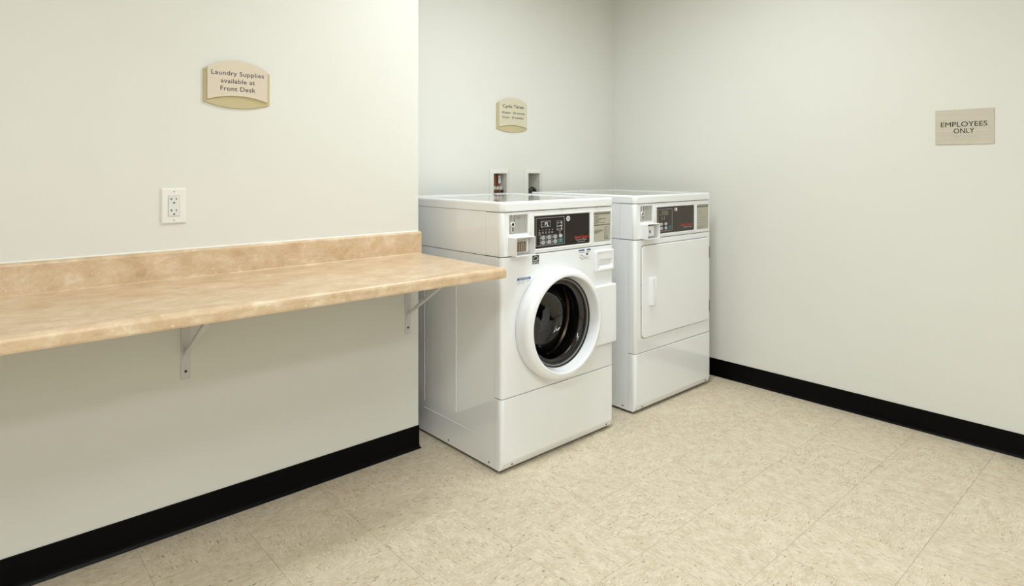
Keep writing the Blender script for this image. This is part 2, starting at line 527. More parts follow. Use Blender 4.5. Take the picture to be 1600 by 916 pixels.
# ------------------------------------------------------------------ folding counter
CT, CB = 0.834, 0.7995         # top and underside of the worktop
CF = -0.571                    # front edge
cnt = thing('counter', 'long travertine pattern laminate folding counter fixed along the left wall', 'counter', (0, 0, CB))
prof = [(-0.019, CT + 0.004), (-0.022, CT + 0.001), (-0.028, CT)]
prof += [(CF + 0.045, CT), (CF + 0.034, CT + 0.0008), (CF + 0.024, CT + 0.0034), (CF + 0.016, CT + 0.0038)]
for a in range(0, 91, 15):
    prof.append((CF + 0.013 - 0.013 * math.sin(math.radians(a)), CT - 0.010 + 0.0133 * math.cos(math.radians(a))))
prof += [(CF, CB + 0.006), (CF + 0.002, CB + 0.001), (CF + 0.006, CB), (CF + 0.03, CB), (CF + 0.03, CB + 0.006), (-0.019, CB + 0.006)]
bm = nb()
loops(bm, [[(x, y, z - CB) for y, z in prof] for x in (XL + 0.001, -1.5, -0.5, -0.001)])
obj('worktop', bm, 'laminate', cnt, smooth=35)
obj('underside_board', box(nb(), XL + 0.002, -0.002, CF + 0.031, -0.0005, 0.0005, 0.0058), 'board', cnt, label='raw brown particle board underside')
prof = [(-0.0005, CB + 0.006), (-0.0186, CB + 0.006), (-0.0186, 0.918), (-0.0176, 0.9225), (-0.0145, 0.9255), (-0.010, 0.9265), (-0.0005, 0.9265)]
bm = nb()
loops(bm, [[(x, y, z - CB) for y, z in prof] for x in (XL + 0.001, -1.5, -0.5, 0.0045)])
obj('backsplash', bm, 'laminate', cnt, smooth=35)
bm = nb()
loops(bm, [[(x, y, z - CB) for y, z in ((-0.0003, 0.9265), (-0.0045, 0.9266), (-0.0025, 0.929), (-0.0003, 0.9305))] for x in (XL + 0.001, -0.001)])
obj('caulk_line', bm, 'caulk', cnt, smooth=60, label='thin white caulk line along the top of the backsplash')


def bracket(x, label):
    t = thing('wall_bracket', label, 'bracket', (x, 0, 0.497), 0, 'brackets under the folding counter')
    H = CB - 0.497
    wd = 0.014
    # flat strap on the wall with its bottom screw
    bm = plate(-wd, wd, 0, H, [(0, -0.0003), (0, -0.0025), (0.0006, -0.0032)], 0.004)
    obj('wall_strap', bm, 'bracket', t)
    bm = box(nb(), -wd, wd, -0.43, -0.0003, H - 0.0035, H - 0.0003)
    obj('arm_strap', bm, 'bracket', t)
    # diagonal brace: folded flat bar
    a, b = Vector((0, -0.004, 0.083)), Vector((0, -0.325, H - 0.012))
    d = (b - a).normalized(); n = Vector((0, d.z, -d.y))
    bm = nb()
    ring = lambda p, hw, th: [p + Vector((-hw, 0, 0)) - n * th, p + Vector((hw, 0, 0)) - n * th, p + Vector((hw, 0, 0)) + n * th, p + Vector((-hw, 0, 0)) + n * th]
    loops(bm, [ring(a + Vector((0, 0.0008, -0.022)), 0.0058, 0.0018), ring(a, 0.0075, 0.0036), ring(a.lerp(b, 0.5), 0.0085, 0.0055), ring(b, 0.0085, 0.0055), ring(b + Vector((0, -0.02, 0.009)), 0.0066, 0.0018)])
    obj('brace', bm, 'bracket', t)
    for z in (0.027, H - 0.10):
        obj('screw', disc(nb(), 0.0, z, -0.0044, 0.0045, 0.0045, 0.0014, 12), 'black', t, label='black screw head')
    return t


bracket(-0.910, 'white metal shelf bracket under the counter near its middle, left of the wall end')
bracket(-0.053, 'white metal shelf bracket under the counter beside the wall corner and washer')

# ------------------------------------------------------------------ duplex outlet
t = thing('power_outlet', 'white duplex power outlet on the left wall above the counter', 'outlet', (-0.9455, 0, 1.0127))
hw, H = 0.0378, 0.117
bm = plate(-hw, hw, 0, H, [(0, -0.0002), (0, -0.002), (0.0015, -0.0045), (0.0055, -0.0062)], 0.003)
obj('cover_plate', bm, 'outlet', t, smooth=50)
cz = H / 2
obj('gap', plate(-0.0172, 0.0172, cz - 0.0338, cz + 0.0338, [(0, -0.0060), (0, -0.0064)], 0.001), 'silver', t)
obj('receptacle', plate(-0.0160, 0.0160, cz - 0.0326, cz + 0.0326, [(0, -0.0060), (0, -0.0082), (0.0006, -0.0088)], 0.001), 'outlet2', t)
for s in (0.0185, -0.0185):
    zc = cz + s
    obj('slot', rects([(-0.0085, -0.0066, zc + 0.000, zc + 0.0085), (-0.0128, -0.0085, zc + 0.0035, zc + 0.0053)], -0.0091), 'black', t)
    obj('slot', rects([(0.0052, 0.0072, zc + 0.0008, zc + 0.0078)], -0.0091), 'black', t)
    obj('ground_hole', disc(nb(), -0.0004, zc - 0.008, -0.0091, 0.0027, 0.0027, 0.0004, 14), 'black', t)
for z in (0.012, H - 0.012):
    obj('screw', disc(nb(), 0, z, -0.0068, 0.002, 0.002, 0.0008, 12), 'grey', t)


# ------------------------------------------------------------------ signs
def curved_plate(x0, x1, zs0, zs1, zbot, ztop, y0, y1, n=24, bev=0.0008):
    """sides run zs0..zs1, bottom and top edges are arcs reaching zbot / ztop in the middle"""
    def outline(i):
        pts = []
        for k in range(n + 1):
            u = k / n
            pts.append((x0 + i + (x1 - x0 - 2 * i) * u, zs0 + i + (zbot - zs0) * 4 * u * (1 - u)))
        for k in range(n + 1):
            u = 1 - k / n
            pts.append((x0 + i + (x1 - x0 - 2 * i) * u, zs1 - i + (ztop - zs1) * 4 * u * (1 - u)))
        return pts
    bm = nb()
    loops(bm, [[(x, y, z) for x, z in outline(i)] for i, y in ((0, y0), (0, y1 + bev), (bev, y1))])
    return bm


t = thing('sign', 'cream and tan sign about laundry supplies, on the left wall above the outlet', 'sign', (-0.745, 0, 1.40))
ox, oz = -0.745, 1.40
L_ = lambda x: x - ox
obj('backplate', curved_plate(L_(-0.856), L_(-0.635), 1.4195 - oz, 1.5305 - oz, 1.4015 - oz, 1.549 - oz, -0.0003, -0.0065), 'signback', t)
obj('faceplate', curved_plate(L_(-0.846), L_(-0.6455), 1.427 - oz, 1.5385 - oz, 1.4435 - oz, 1.5655 - oz, -0.0065, -0.0125), 'signfront', t)
text('Laundry Supplies', t, L_(-0.8335), L_(-0.6575), 1.5130 - oz, -0.0128, 'navy', height=0.0150, bold=0.006, spacing=1.06)
text('available at', t, L_(-0.8035), L_(-0.6895), 1.4865 - oz, -0.0128, 'navy', height=0.0150, bold=0.006, spacing=1.06)
text('Front Desk', t, L_(-0.8045), L_(-0.6875), 1.4600 - oz, -0.0128, 'navy', height=0.0155, bold=0.006, spacing=1.06)

t = thing('sign', 'small pale cream and tan cycle times sign on the alcove back wall above the washer', 'sign', (0.889, D, 1.40))
ox = 0.889
obj('backplate', curved_plate(L_(0.7735), L_(1.0030), 1.4190 - oz, 1.560 - oz, 1.4010 - oz, 1.578 - oz, -0.0003, -0.0065), 'signback', t)
obj('faceplate', curved_plate(L_(0.7865), L_(0.9950), 1.4270 - oz, 1.567 - oz, 1.4410 - oz, 1.594 - oz, -0.0065, -0.0125), 'signfront2', t)
text('Cycle Times', t, L_(0.811), L_(0.972), 1.5380 - oz, -0.0128, 'navy', height=0.0180, bold=0.012)
text('Washer - 30 minutes', t, L_(0.8045), L_(0.980), 1.5040 - oz, -0.0128, 'navy', height=0.0130, bold=0.008)
text('Dryer - 30 minutes', t, L_(0.8115), L_(0.970), 1.4780 - oz, -0.0128, 'navy', height=0.0130, bold=0.008)

t = thing('sign', 'brushed metal employees only sign on the right wall', 'sign', (W, -1.543, 1.2993), -PI / 2)
obj('backplate', plate(-0.106, 0.106, 0, 0.1525, [(0, -0.0003), (0, -0.0035), (0.0006, -0.0042)], 0.0012), 'signmetal', t)
text('EMPLOYEES', t, -0.0850, 0.0830, 0.0780, -0.0050, 'black', height=0.0215, bold=0.0, thick=0.0007)
text('ONLY', t, -0.0375, 0.0370, 0.0490, -0.0050, 'black', height=0.0215, bold=0.0, thick=0.0007)
bm = nb()
rr_ = random.Random(2)
bx_ = -0.050
while bx_ < 0.048:
    for u in (0, 0.0024):
        for v in (0, 0.0024, 0.0048):
            if rr_.random() < 0.55: disc(bm, bx_ + u, 0.0315 + v, -0.0049, 0.0008, 0.0008, 0.0007, 8)
    bx_ += 0.0066
obj('braille', bm, 'braille', t)

# ------------------------------------------------------------------ recessed outlet boxes in the back wall


def outlet_box(x0, x1, label, kind):
    t = thing('outlet_box', label, 'outlet box', ((x0 + x1) / 2, D, OZ0), 0)
    hw = (x1 - x0) / 2; H = OZ1 - OZ0
    # bevelled surround
    bm = nb()
    e = 0.0255
    loops(bm, [[(x, y, z) for x, z in rrect(-hw - i, hw + i, -i, H + i, 0.002, 2)] for i, y in ((e, -0.0003), (e, -0.003), (e - 0.002, -0.0045), (0.008, -0.0085), (0.001, -0.010), (0.0, -0.0085), (0.0, -0.0003))], False, False)
    obj('surround', bm, 'boxp', t, smooth=30)
    # inner tray
    bm = nb()
    i = 0.0008
    a = [(-hw + i, -0.0003, i), (hw - i, -0.0003, i), (hw - i, -0.0003, H - i), (-hw + i, -0.0003, H - i)]
    bk = [(x, 0.09, z) for x, _, z in a]
    va = [bm.verts.new(p) for p in a]; vb = [bm.verts.new(p) for p in bk]
    for k in range(4): bm.faces.new((va[k], va[(k + 1) % 4], vb[(k + 1) % 4], vb[k]))
    bm.faces.new(vb)
    obj('tray', bm, 'boxp', t, recalc=False)
    z0 = 1.080 - OZ0
    if kind == 'valve':
        obj('pipe', tube(nb(), [(0.019, 0.030, z0 - 0.05), (0.019, 0.030, H - 0.002)], 0.0085, 16), 'copper', t, smooth=60)
        obj('pipe', tube(nb(), [(-0.006, 0.034, z0 - 0.05), (-0.006, 0.034, H - 0.002)], 0.0085, 16), 'copper', t, smooth=60)
        obj('tag', plate(0.0115, 0.0275, 0.132, 0.175, [(0, 0.0215), (0, 0.0195)], 0.001), 'white', t, label='white paper tag on the pipe')
        obj('tag_print', rects([(0.015, 0.024, 0.165, 0.167), (0.018, 0.022, 0.144, 0.156), (0.015, 0.024, 0.137, 0.139)], 0.0190), 'grey', t)
        for x in (-0.026, -0.003, 0.020):
            bm = lathe_y([(0.0001, 0.010), (0.011, 0.010), (0.012, 0.014), (0.012, 0.022), (0.008, 0.026), (0.008, 0.045)], x, z0 + 0.006, 14)
            for a in range(6):
                pass
            obj('valve_knob', bm, 'galv', t, smooth=40)
        obj('hose', tube(nb(), [(0.028, 0.02, z0 - 0.03), (0.032, 0.018, z0 - 0.010), (0.037, 0.014, z0 - 0.006), (0.0385, 0.012, z0 - 0.02)], 0.006, 12), 'rubber', t, smooth=60)
    else:
        pts = [(-0.045 + 0.0, 0.03, z0 + 0.012), (-0.036, 0.028, z0 - 0.006)]
        obj('hose', tube(nb(), [(-0.036, 0.018, z0 + 0.006), (-0.034, 0.018, z0 - 0.004), (-0.028, 0.018, z0 - 0.014), (-0.022, 0.018, z0 - 0.03)], 0.007, 12), 'rubber', t, smooth=60)
        arc = [(0.012 + 0.020 * math.cos(a), 0.018, z0 - 0.030 + 0.026 * math.sin(a)) for a in [PI * (1 - k / 12) for k in range(13)]]
        obj('hose', tube(nb(), arc, 0.0120, 14), 'rubber', t, smooth=60)
    return t


outlet_box(OPEN[0][0], OPEN[0][1], 'left recessed wall outlet box with brown pipes, white tag and metal valve knobs', 'valve')
outlet_box(OPEN[1][0], OPEN[1][1], 'right recessed wall outlet box, empty but for black drain hoses', 'drain')

# ------------------------------------------------------------------ laundry machines
MW, MD = 0.683, 0.735          # width, depth
Z_FOOT, Z_KICK, Z_SEAM, Z_COV, Z_TOP = 0.012, 0.2915, 0.846, 1.0225, 1.0632
RC = 0.016                     # corner radius
RET = 0.040                    # depth of the front panels' return on the sides
SG = 0.0013                    # half seam


def xsec(inset=0.0):
    """horizontal section of a front panel, left return -> front -> right return; points (x, y)"""
    pts = [(inset, RET)]
    n = 7
    for k in range(n + 1):
        a = PI + k * PI / 2 / n
        pts.append((RC + (RC - inset) * math.cos(a), RC + (RC - inset) * math.sin(a)))
    for k in range(n + 1):
        a = 1.5 * PI + k * PI / 2 / n
        pts.append((MW - RC + (RC - inset) * math.cos(a), RC + (RC - inset) * math.sin(a)))
    pts.insert(1, (inset, RC + 0.004))
    pts.append((MW - inset, RC + 0.004))
    pts.append((MW - inset, RET))
    return pts


def strip(bm, rows):
    vs = [[bm.verts.new(p) for p in r] for r in rows]
    for a, b in zip(vs[:-1], vs[1:]):
        for i in range(len(a) - 1):
            bm.faces.new((a[i], a[i + 1], b[i + 1], b[i]))
    return vs


def panel_rows(z0, z1, e=0.0025):
    rows = []
    for i, z in ((0.012, z0), (e, z0), (e * 0.3, z0 + e * 0.3), (0.0, z0 + e), (0.0, z1 - e), (e * 0.3, z1 - e * 0.3), (e, z1), (0.012, z1)):
        rows.append([(x, y, z) for x, y in xsec(i)])
    return rows


def cabinet(t, washer):
    # dark inner carcass, seen only through the seams
    obj('carcass', box(nb(), 0.004, MW - 0.004, 0.60, MD - 0.004, Z_FOOT + 0.01, Z_COV + 0.004), 'dark', t)
    bm = nb()
    for x in (0.0035, MW - 0.0135):
        box(bm, x, x + 0.010, 0.014, 0.60, Z_FOOT + 0.004, Z_COV + 0.006)
    box(bm, 0.0135, MW - 0.0135, 0.014, 0.60, Z_COV - 0.004, Z_COV + 0.006)
    box(bm, 0.0135, MW - 0.0135, 0.014, 0.60, Z_FOOT + 0.004, Z_FOOT + 0.012)
    for z in (Z_KICK, Z_SEAM):
        box(bm, 0.0135, MW - 0.0135, 0.014, 0.03, z - 0.012, z + 0.012)
    obj('inner_frame', bm, 'dark', t)
    # side panels with pressed ribs
    for x, s in ((0.0, 1), (MW, -1)):
        bm = nb()
        box(bm, min(x, x + s * 0.003), max(x, x + s * 0.003), RET + 2 * SG * 0.4, MD, Z_FOOT, Z_SEAM - SG)
        obj('side_panel', bm, 'enamel', t)
        bm = nb()
        o = x - s * 0.0020
        for y in ((0.293, 0.528) if washer else (0.35,)):
            loops(bm, [[(x, y - 0.0025, z), (o, y - 0.0008, z), (o, y + 0.0008, z), (x, y + 0.0025, z)] for z in (0.165 if y < 0.5 else 0.15, Z_SEAM - 0.03)])
        if washer:
            loops(bm, [[(x, y, 0.118 - 0.002), (o, y, 0.118 - 0.0006), (o, y, 0.118 + 0.0006), (x, y, 0.118 + 0.002)] for y in (0.16, 0.528)])
        obj('pressed_rib', bm, 'enamel', t)
        bm = box(nb(), min(x, x + s * 0.003), max(x, x + s * 0.003), RET + 0.055, MD, Z_SEAM + SG, Z_COV)
        obj('upper_side_panel', bm, 'enamel', t)
    obj('back_panel', box(nb(), 0.003, MW - 0.003, MD - 0.003, MD, Z_FOOT, Z_COV), 'enamel', t)
    for x in (0.05, MW - 0.05):
        for y in (0.07, MD - 0.07):
            bm = nb()
            loops(bm, [[(x + r * math.cos(a * PI / 8), y + r * math.sin(a * PI / 8), z) for a in range(16)] for r, z in ((0.018, 0.0), (0.020, 0.002), (0.018, 0.007), (0.008, 0.008), (0.008, 0.018))])
            obj('foot', bm, 'rubber', t)
    # top cover with a shallow dished top
    bm = nb()
    ring = lambda i, z, r: [(x, y, z) for x, y in rrect(-0.0025 + i, MW + 0.0025 - i, -0.0035 + i, MD + 0.0 - i, r, 7)]
    loops(bm, [ring(0.012, Z_COV + SG, 0.012), ring(0.001, Z_COV + SG, 0.022), ring(0.0, Z_COV + 0.004, 0.023), ring(0.0, Z_TOP - 0.010, 0.023), ring(0.0012, Z_TOP - 0.0045, 0.022),
               ring(0.0045, Z_TOP - 0.001, 0.019), ring(0.010, Z_TOP, 0.016), ring(0.030, Z_TOP, 0.02), ring(0.036, Z_TOP - 0.0012, 0.02), ring(0.046, Z_TOP - 0.0042, 0.02), ring(0.052, Z_TOP - 0.0050, 0.02)])
    obj('top_cover', bm, 'enamel', t, smooth=42)
    # kick panel: turned in along the bottom
    rows = []
    for i, z in ((0.014, Z_FOOT), (0.0125, Z_FOOT + 0.0005), (0.0105, Z_FOOT + 0.004), (0.0018, Z_FOOT + 0.026), (0.0, Z_FOOT + 0.031), (0.0, Z_KICK - SG - 0.0025), (0.0008, Z_KICK - SG - 0.0008), (0.0025, Z_KICK - SG), (0.012, Z_KICK - SG)):
        if z < 0.05:   # only the front leans in, the returns stay in plane
            rows.append([(min(max(x, 0.0), MW), max(y, i) if y < i else y, z) for x, y in xsec(0)])
        else:
            rows.append([(x, y, z) for x, y in xsec(i)])
    bm = nb(); strip(bm, rows)
    obj('kick_panel', bm, 'enamel', t, smooth=42)
    for x in (0.060, MW - 0.045):
        bm = disc(nb(), 0, 0, 0, 0.0042, 0.0042, 0.002, 12)
        for v in bm.verts: v.co = Matrix.Rotation(-0.35, 3, 'X') @ v.co + Vector((x, 0.0045, Z_FOOT + 0.0150))
        obj('screw', bm, 'screw', t)
    for y in (0.075, 0.345):
        bm = disc(nb(), 0, 0, -0.0018, 0.0042, 0.0042, 0.0018, 12)
        for v in bm.verts: v.co = Matrix.Rotation(-PI / 2, 3, 'Z') @ v.co + Vector((0, y, Z_FOOT + 0.016))
        obj('screw', bm, 'screw', t)
    # control fascia: frame around three windows
    Z0, Z1 = Z_SEAM + SG, Z_COV - SG
    # side returns with rounded corners
    bm = nb()
    D2 = RET + 0.055 - 0.0009
    for side in (0, 1):
        rows = []
        for i, z in ((0.012, Z0), (0.0025, Z0), (0.0008, Z0 + 0.0008), (0.0, Z0 + 0.0025), (0.0, Z1 - 0.0025), (0.0008, Z1 - 0.0008), (0.0025, Z1), (0.012, Z1)):
            p = [(x, y, z) for x, y in xsec(i)]
            p = p[:10] if side == 0 else p[10:]
            if side == 0: p[0] = (p[0][0], D2, z)
            else: p[-1] = (p[-1][0], D2, z)
            rows.append(p)
        strip(bm, rows)
    # front plate with openings
    holes = [(0.040, 0.142, 0.9345, 1.0105), (0.177, 0.519, 0.8655, 0.9985), (0.5450, 0.6680, 0.8655, 0.9990)]
    xs_ = [RC, 0.040, 0.142, 0.177, 0.519, 0.5450, 0.6680 if MW - RC > 0.668 else MW - RC, MW - RC]
    if xs_[6] > xs_[7]: xs_[6] = xs_[7]; 
    xs_[6] = min(xs_[6], MW - RC - 0.0008)
    za = Z0 + 0.0025; zz = Z1 - 0.0025
    for k in range(7):
        a, b = xs_[k], xs_[k + 1]
        if k == 1: segs = [(za, 0.9345), (1.0105, zz)]
        elif k in (3, 5): segs = [(za, 0.8655), (0.9990, zz)]
        else: segs = [(za, zz)]
        for s0, s1 in segs:
            vs = [bm.verts.new(p) for p in ((a, 0, s0), (b, 0, s0), (b, 0, s1), (a, 0, s1))]
            bm.faces.new(vs)
            # recess walls
    for (a, b, c, d) in [(xs_[1], xs_[2], 0.9345, 1.0105), (xs_[3], xs_[4], 0.8655, 0.9990), (xs_[5], xs_[6], 0.8655, 0.9990)]:
        f_ = [(a, c), (b, c), (b, d), (a, d)]
        for k in range(4):
            p, q = f_[k], f_[(k + 1) % 4]
            bm.faces.new([bm.verts.new(v) for v in ((p[0], 0, p[1]), (q[0], 0, q[1]), (q[0], 0.006, q[1]), (p[0], 0.006, p[1]))])
    bm2rows = []
    for (zA, zB, i) in ((Z0, za, 0),):
        pass
    for (zA, yA, zB, yB) in ((Z0, 0.0025, Z0 + 0.0008, 0.0008), (Z0 + 0.0008, 0.0008, za, 0.0), (zz, 0.0, Z1 - 0.0008, 0.0008), (Z1 - 0.0008, 0.0008, Z1, 0.0025), (Z0, 0.012, Z0, 0.0025), (Z1, 0.0025, Z1, 0.012)):
        bm.faces.new([bm.verts.new(v) for v in ((RC, yA, zA), (MW - RC, yA, zA), (MW - RC, yB, zB), (RC, yB, zB))])
    obj('control_fascia', bm, 'enamel', t, smooth=42)
    # raised mouldings of the fascia
    bm = nb()
    for q in ((0.1535, 0.1615, 0.927, 1.014), (0.5285, 0.5355, 0.8580, 1.006), (0.1700, 0.5285, 1.0015, 1.006), (0.1700, 0.5285, 0.8580, 0.8625)):
        plate(q[0], q[1], q[2], q[3], [(0, 0.0), (0.0004, -0.0012), (0.0014, -0.0018)], 0.0015, 3, bm)
    obj('moulding', bm, 'enamel', t, smooth=50)
    # coin slide plate
    cp = obj('coin_plate', box(nb(), 0.0400, 0.1420, 0.0052, 0.0062, 0.9345, 1.0105), 'plate', t)
    zc = 0.971
    bm = nb()
    plate(0.0625, 0.0715, zc + 0.006, 1.0095, [(0, 0.0052), (0.0, 0.0015), (0.0006, 0.001)], 0.001, 3, bm)
    plate(0.0555, 0.0665, zc - 0.030, zc + 0.002, [(0, 0.0052), (0.0, 0.0015), (0.0006, 0.001)], 0.001, 3, bm)
    lathe_y([(0.0105, 0.0052), (0.0105, 0.0), (0.0085, -0.0012), (0.0065, 0.0)], 0.0610, zc + 0.001, 20, bm)
    obj('coin_slide', bm, 'white', t, smooth=40)
    bm = rects([(0.0645, 0.0690, zc + 0.010, 1.0085), (0.0578, 0.0645, zc - 0.027, zc - 0.006)], 0.0006)
    disc(bm, 0.0605, zc + 0.001, -0.0002, 0.0062, 0.0062, 0.0008, 16)
    obj('coin_slot', bm, 'black', t)
    obj('badge', rects(frame_rects(0.083, 0.103, 0.993, 1.002, 0.0007) + [(0.087, 0.099, 0.996, 0.999)], 0.0048), 'grey', t)
    # coin box hood
    x0, x1, z0, z1, pr = 0.0355, 0.1400, 0.8495, 0.9255, -0.046
    bm = nb()
    th = 0.0035
    rings = []
    for i, y in ((0.0, -0.0004), (0.0, pr + 0.0015), (0.001, pr), (th - 0.0005, pr), (th, pr + 0.001), (th, -0.0008)):
        rings.append([(x, y, z) for x, z in rrect(x0 + i, x1 - i, z0 + i, z1 - i, max(0.004 - i, 0.001), 4)])
    loops(bm, rings, True, True)
    cb = obj('coin_box', bm, 'plastic', t, smooth=42)
    if washer:
        obj('coin_vault', plate(x0 + 0.0045, 0.1330, z0 + 0.0100, z1 - 0.010, [(0, -0.001), (0, -0.012), (0.001, -0.013)], 0.004), 'plastic', cb, smooth=40)
        bm = rects([(x0 + 0.006, 0.1200, z0 + 0.014, z1 - 0.015)], -0.0136)
        obj('vault_face', bm, 'brass', cb, label='brown metal face of the coin vault')
        k = x0 + 0.011
        while k < 0.115:
            obj('vault_rib', box(nb(), k, k + 0.0034, -0.0158, -0.0134, z0 + 0.015, z1 - 0.021), 'rib', cb); k += 0.0105
        bm = nb(); box(bm, x0 + 0.006, 0.1200, -0.0160, -0.0136, z1 - 0.020, z1 - 0.0165)
        disc(bm, 0.096, z0 + 0.037, -0.0175, 0.0045, 0.0065, 0.003, 14)
        obj('lock', bm, 'chrome', cb, smooth=40)
        obj('keyhole', disc(nb(), 0.0955, z0 + 0.037, -0.0180, 0.0022, 0.0045, 0.0006, 12), 'black', cb)
    else:
        obj('coin_vault', plate(x0 + 0.0045, 0.124, z0 + 0.012, z1 - 0.012, [(0, -0.001), (0, -0.020), (0.001, -0.021)], 0.006), 'plastic', cb, smooth=40)
        obj('keyhole', disc(nb(), 0.089, z0 + 0.035, -0.0216, 0.0050, 0.0085, 0.0008, 16), 'black', cb)
        bm = rects([(x0 + 0.005, 0.123, z1 - 0.0105, z1 - 0.0050)], -0.0200, 0.018)  # dark strip painting the shade between the vault top and the hood
        obj('painted_shadow', bm, 'dark', cb)
    return t


def control_panel(t, washer):
    y = 0.0015
    pm = 'panel' if washer else 'panel2'
    cp = obj('control_panel', plate(0.1785, 0.5175, 0.867, 0.9975, [(0, 0.006), (0, y + 0.0006), (0.0006, y)], 0.004), pm, t)
    yp = y - 0.0006
    if washer:
        obj('outline', rects(frame_rects(0.188, 0.357, 0.8745, 0.9905, 0.0016), yp), 'silver', cp)
        obj('display_frame', rects(frame_rects(0.216, 0.272, 0.9515, 0.9765, 0.0016), yp), 'silver', cp)
        obj('display_window', rects([(0.2176, 0.2704, 0.9531, 0.9749)], yp), 'black', cp)
        # segment digits
        sg = [(0.2395, 0.2470, 0.9700, 0.9716), (0.2455, 0.2470, 0.9640, 0.9716), (0.2395, 0.2470, 0.9630, 0.9645), (0.2395, 0.2408, 0.9560, 0.9716), (0.2530, 0.2545, 0.9550, 0.9716), (0.2530, 0.2600, 0.9550, 0.9566)]
        obj('display_digits', rects(sg, yp - 0.0003), 'lcd', cp)
        obj('display_marks', rects([(0.2195, 0.2235, z, z + 0.0022) for z in (0.9555, 0.9625, 0.9695)], yp - 0.0003), 'silver', cp)
        obj('cycle_frame', rects(frame_rects(0.310, 0.343, 0.9330, 0.9730, 0.0012) + [(0.310, 0.343, 0.952, 0.9532), (0.3255, 0.3267, 0.914, 0.933), (0.3305, 0.3317, 0.914, 0.933)], yp), 'silver', cp)
        obj('cycle_print', rects([(0.312, 0.330, 0.9630, 0.9652), (0.312, 0.330, 0.9475, 0.9495), (0.312, 0.326, 0.9375, 0.9395)], yp - 0.0002), 'silver', cp)
        bm = nb()
        for z in (0.965, 0.9515, 0.9395): disc(bm, 0.3365, z, yp - 0.0005, 0.0030, 0.0042, 0.0004, 10)
        obj('cycle_icons', bm, 'white', cp)
        for k in range(5):
            x = 0.2085 + 0.0185 * k
            obj('indicator', disc(nb(), x, 0.9395, yp - 0.0004, 0.0016, 0.0020, 0.0006, 10), 'white', cp)
            obj('indicator_print', rects([(x - 0.0055, x + 0.0055, 0.9295, 0.9312), (x - 0.005, x + 0.005, 0.9255, 0.9272)] + ([(x - 0.0065, x + 0.0065, 0.9205, 0.9225)] if k == 0 else []), yp - 0.0001), 'silver', cp)
        for cxk, x in enumerate((0.2275, 0.2625, 0.2985)):
            obj('button_outline', rects(frame_rects(x - 0.0165, x + 0.0145, 0.8795, 0.9175, 0.0009) + [(x - 0.0165, x + 0.0145, 0.898, 0.8989)], yp), 'silver', cp)
            for z in (0.9080, 0.8885):
                b = obj('button', disc(nb(), x + 0.001, z, yp - 0.0010, 0.0108, 0.0078, 0.0012, 20), 'button', cp)
                obj('button_side_print', rects([(x - 0.0145, x - 0.0115, z - 0.003, z + 0.003)], yp - 0.0001), 'silver', cp)
        for cxk, x in enumerate((0.2275, 0.2625, 0.2985)):
            obj('button_print', rects([(x - 0.005, x + 0.007, z - 0.001, z + 0.001) for z in (0.9080, 0.8885)], yp - 0.0013, 0.0002), 'black', cp)
        obj('button', disc(nb(), 0.3325, 0.9095, yp - 0.0010, 0.0108, 0.0075, 0.0012, 20), 'button', cp)
        obj('button', plate(0.3170, 0.3465, 0.8795, 0.8995, [(0, yp + 0.0004), (0, yp - 0.0010)], 0.003, 4), 'teal', cp, label='teal start button')
        obj('button_print', rects([(0.324, 0.340, 0.8925, 0.8945), (0.326, 0.338, 0.886, 0.888)], yp - 0.0014), 'silver', cp)
        obj('number_sticker', disc(nb(), 0.3795, 0.9795, yp - 0.0004, 0.0115, 0.0115, 0.0006, 20), 'white', cp, label='round white number sticker')
        text('10', cp, 0.3725, 0.3865, 0.9745, yp - 0.0008, 'navy', height=0.010, bold=0.01)
        text('Speed Queen', cp, 0.4215, 0.5085, 0.8895, yp - 0.0001, 'red', height=0.0125, bold=0.014)
        text('Commercial Washer', cp, 0.4290, 0.5005, 0.8805, yp - 0.0001, 'silver', height=0.0068, bold=0.005)
        obj('small_print', rects([(0.4400, 0.4490, 0.8735, 0.8755), (0.4510, 0.4590, 0.8735, 0.8755), (0.4610, 0.4880, 0.8735, 0.8755)], yp), 'silver', cp)
    else:
        obj('outline', rects(frame_rects(0.190, 0.313, 0.8760, 0.9880, 0.0016), yp), 'silver', cp)
        obj('display_window', rects([(0.218, 0.278, 0.9560, 0.9810)], yp), 'lcd_off', cp)
        obj('display_marks', rects([(0.2070, 0.2095, 0.955, 0.963)], yp), 'silver', cp)
        obj('indicator_print', rects([(x - 0.003, x + 0.003, z, z + 0.004) for x in (0.223, 0.243) for z in (0.944, 0.935)], yp), 'silver', cp)
        for x in (0.2175, 0.2560):
            for z in (0.9120, 0.8910):
                obj('button', disc(nb(), x, z, yp - 0.0010, 0.0110, 0.0078, 0.0012, 20), 'button', cp)
                obj('button_print', rects([(x - 0.004, x + 0.006, z - 0.001, z + 0.001)], yp - 0.0013, 0.0002), 'grey', cp)
                obj('button_side_print', rects([(x + 0.0145, x + 0.0165, z - 0.003, z + 0.003)], yp - 0.0001), 'silver', cp)
        obj('button', plate(0.2800, 0.3040, 0.8840, 0.9020, [(0, yp + 0.0004), (0, yp - 0.0010)], 0.003, 4), 'teal', cp, label='teal start button')
        text('18', cp, 0.3340, 0.3590, 0.9745, yp - 0.0002, 'white', name='number_sticker', height=0.0150, bold=0.07)
        text('Speed Queen', cp, 0.3900, 0.5000, 0.8935, yp - 0.0001, 'red', height=0.0125, bold=0.014)
        text('Commercial Dryer', cp, 0.4150, 0.4970, 0.8825, yp - 0.0001, 'silver', height=0.0068, bold=0.005)
    # instruction label
    lb = obj('instruction_label', rects([(0.5460, 0.6655, 0.8665, 0.9980)], 0.0040, 0.002), 'cream', t, label='beige printed instruction label')
    yl = 0.0036
    rl = [];
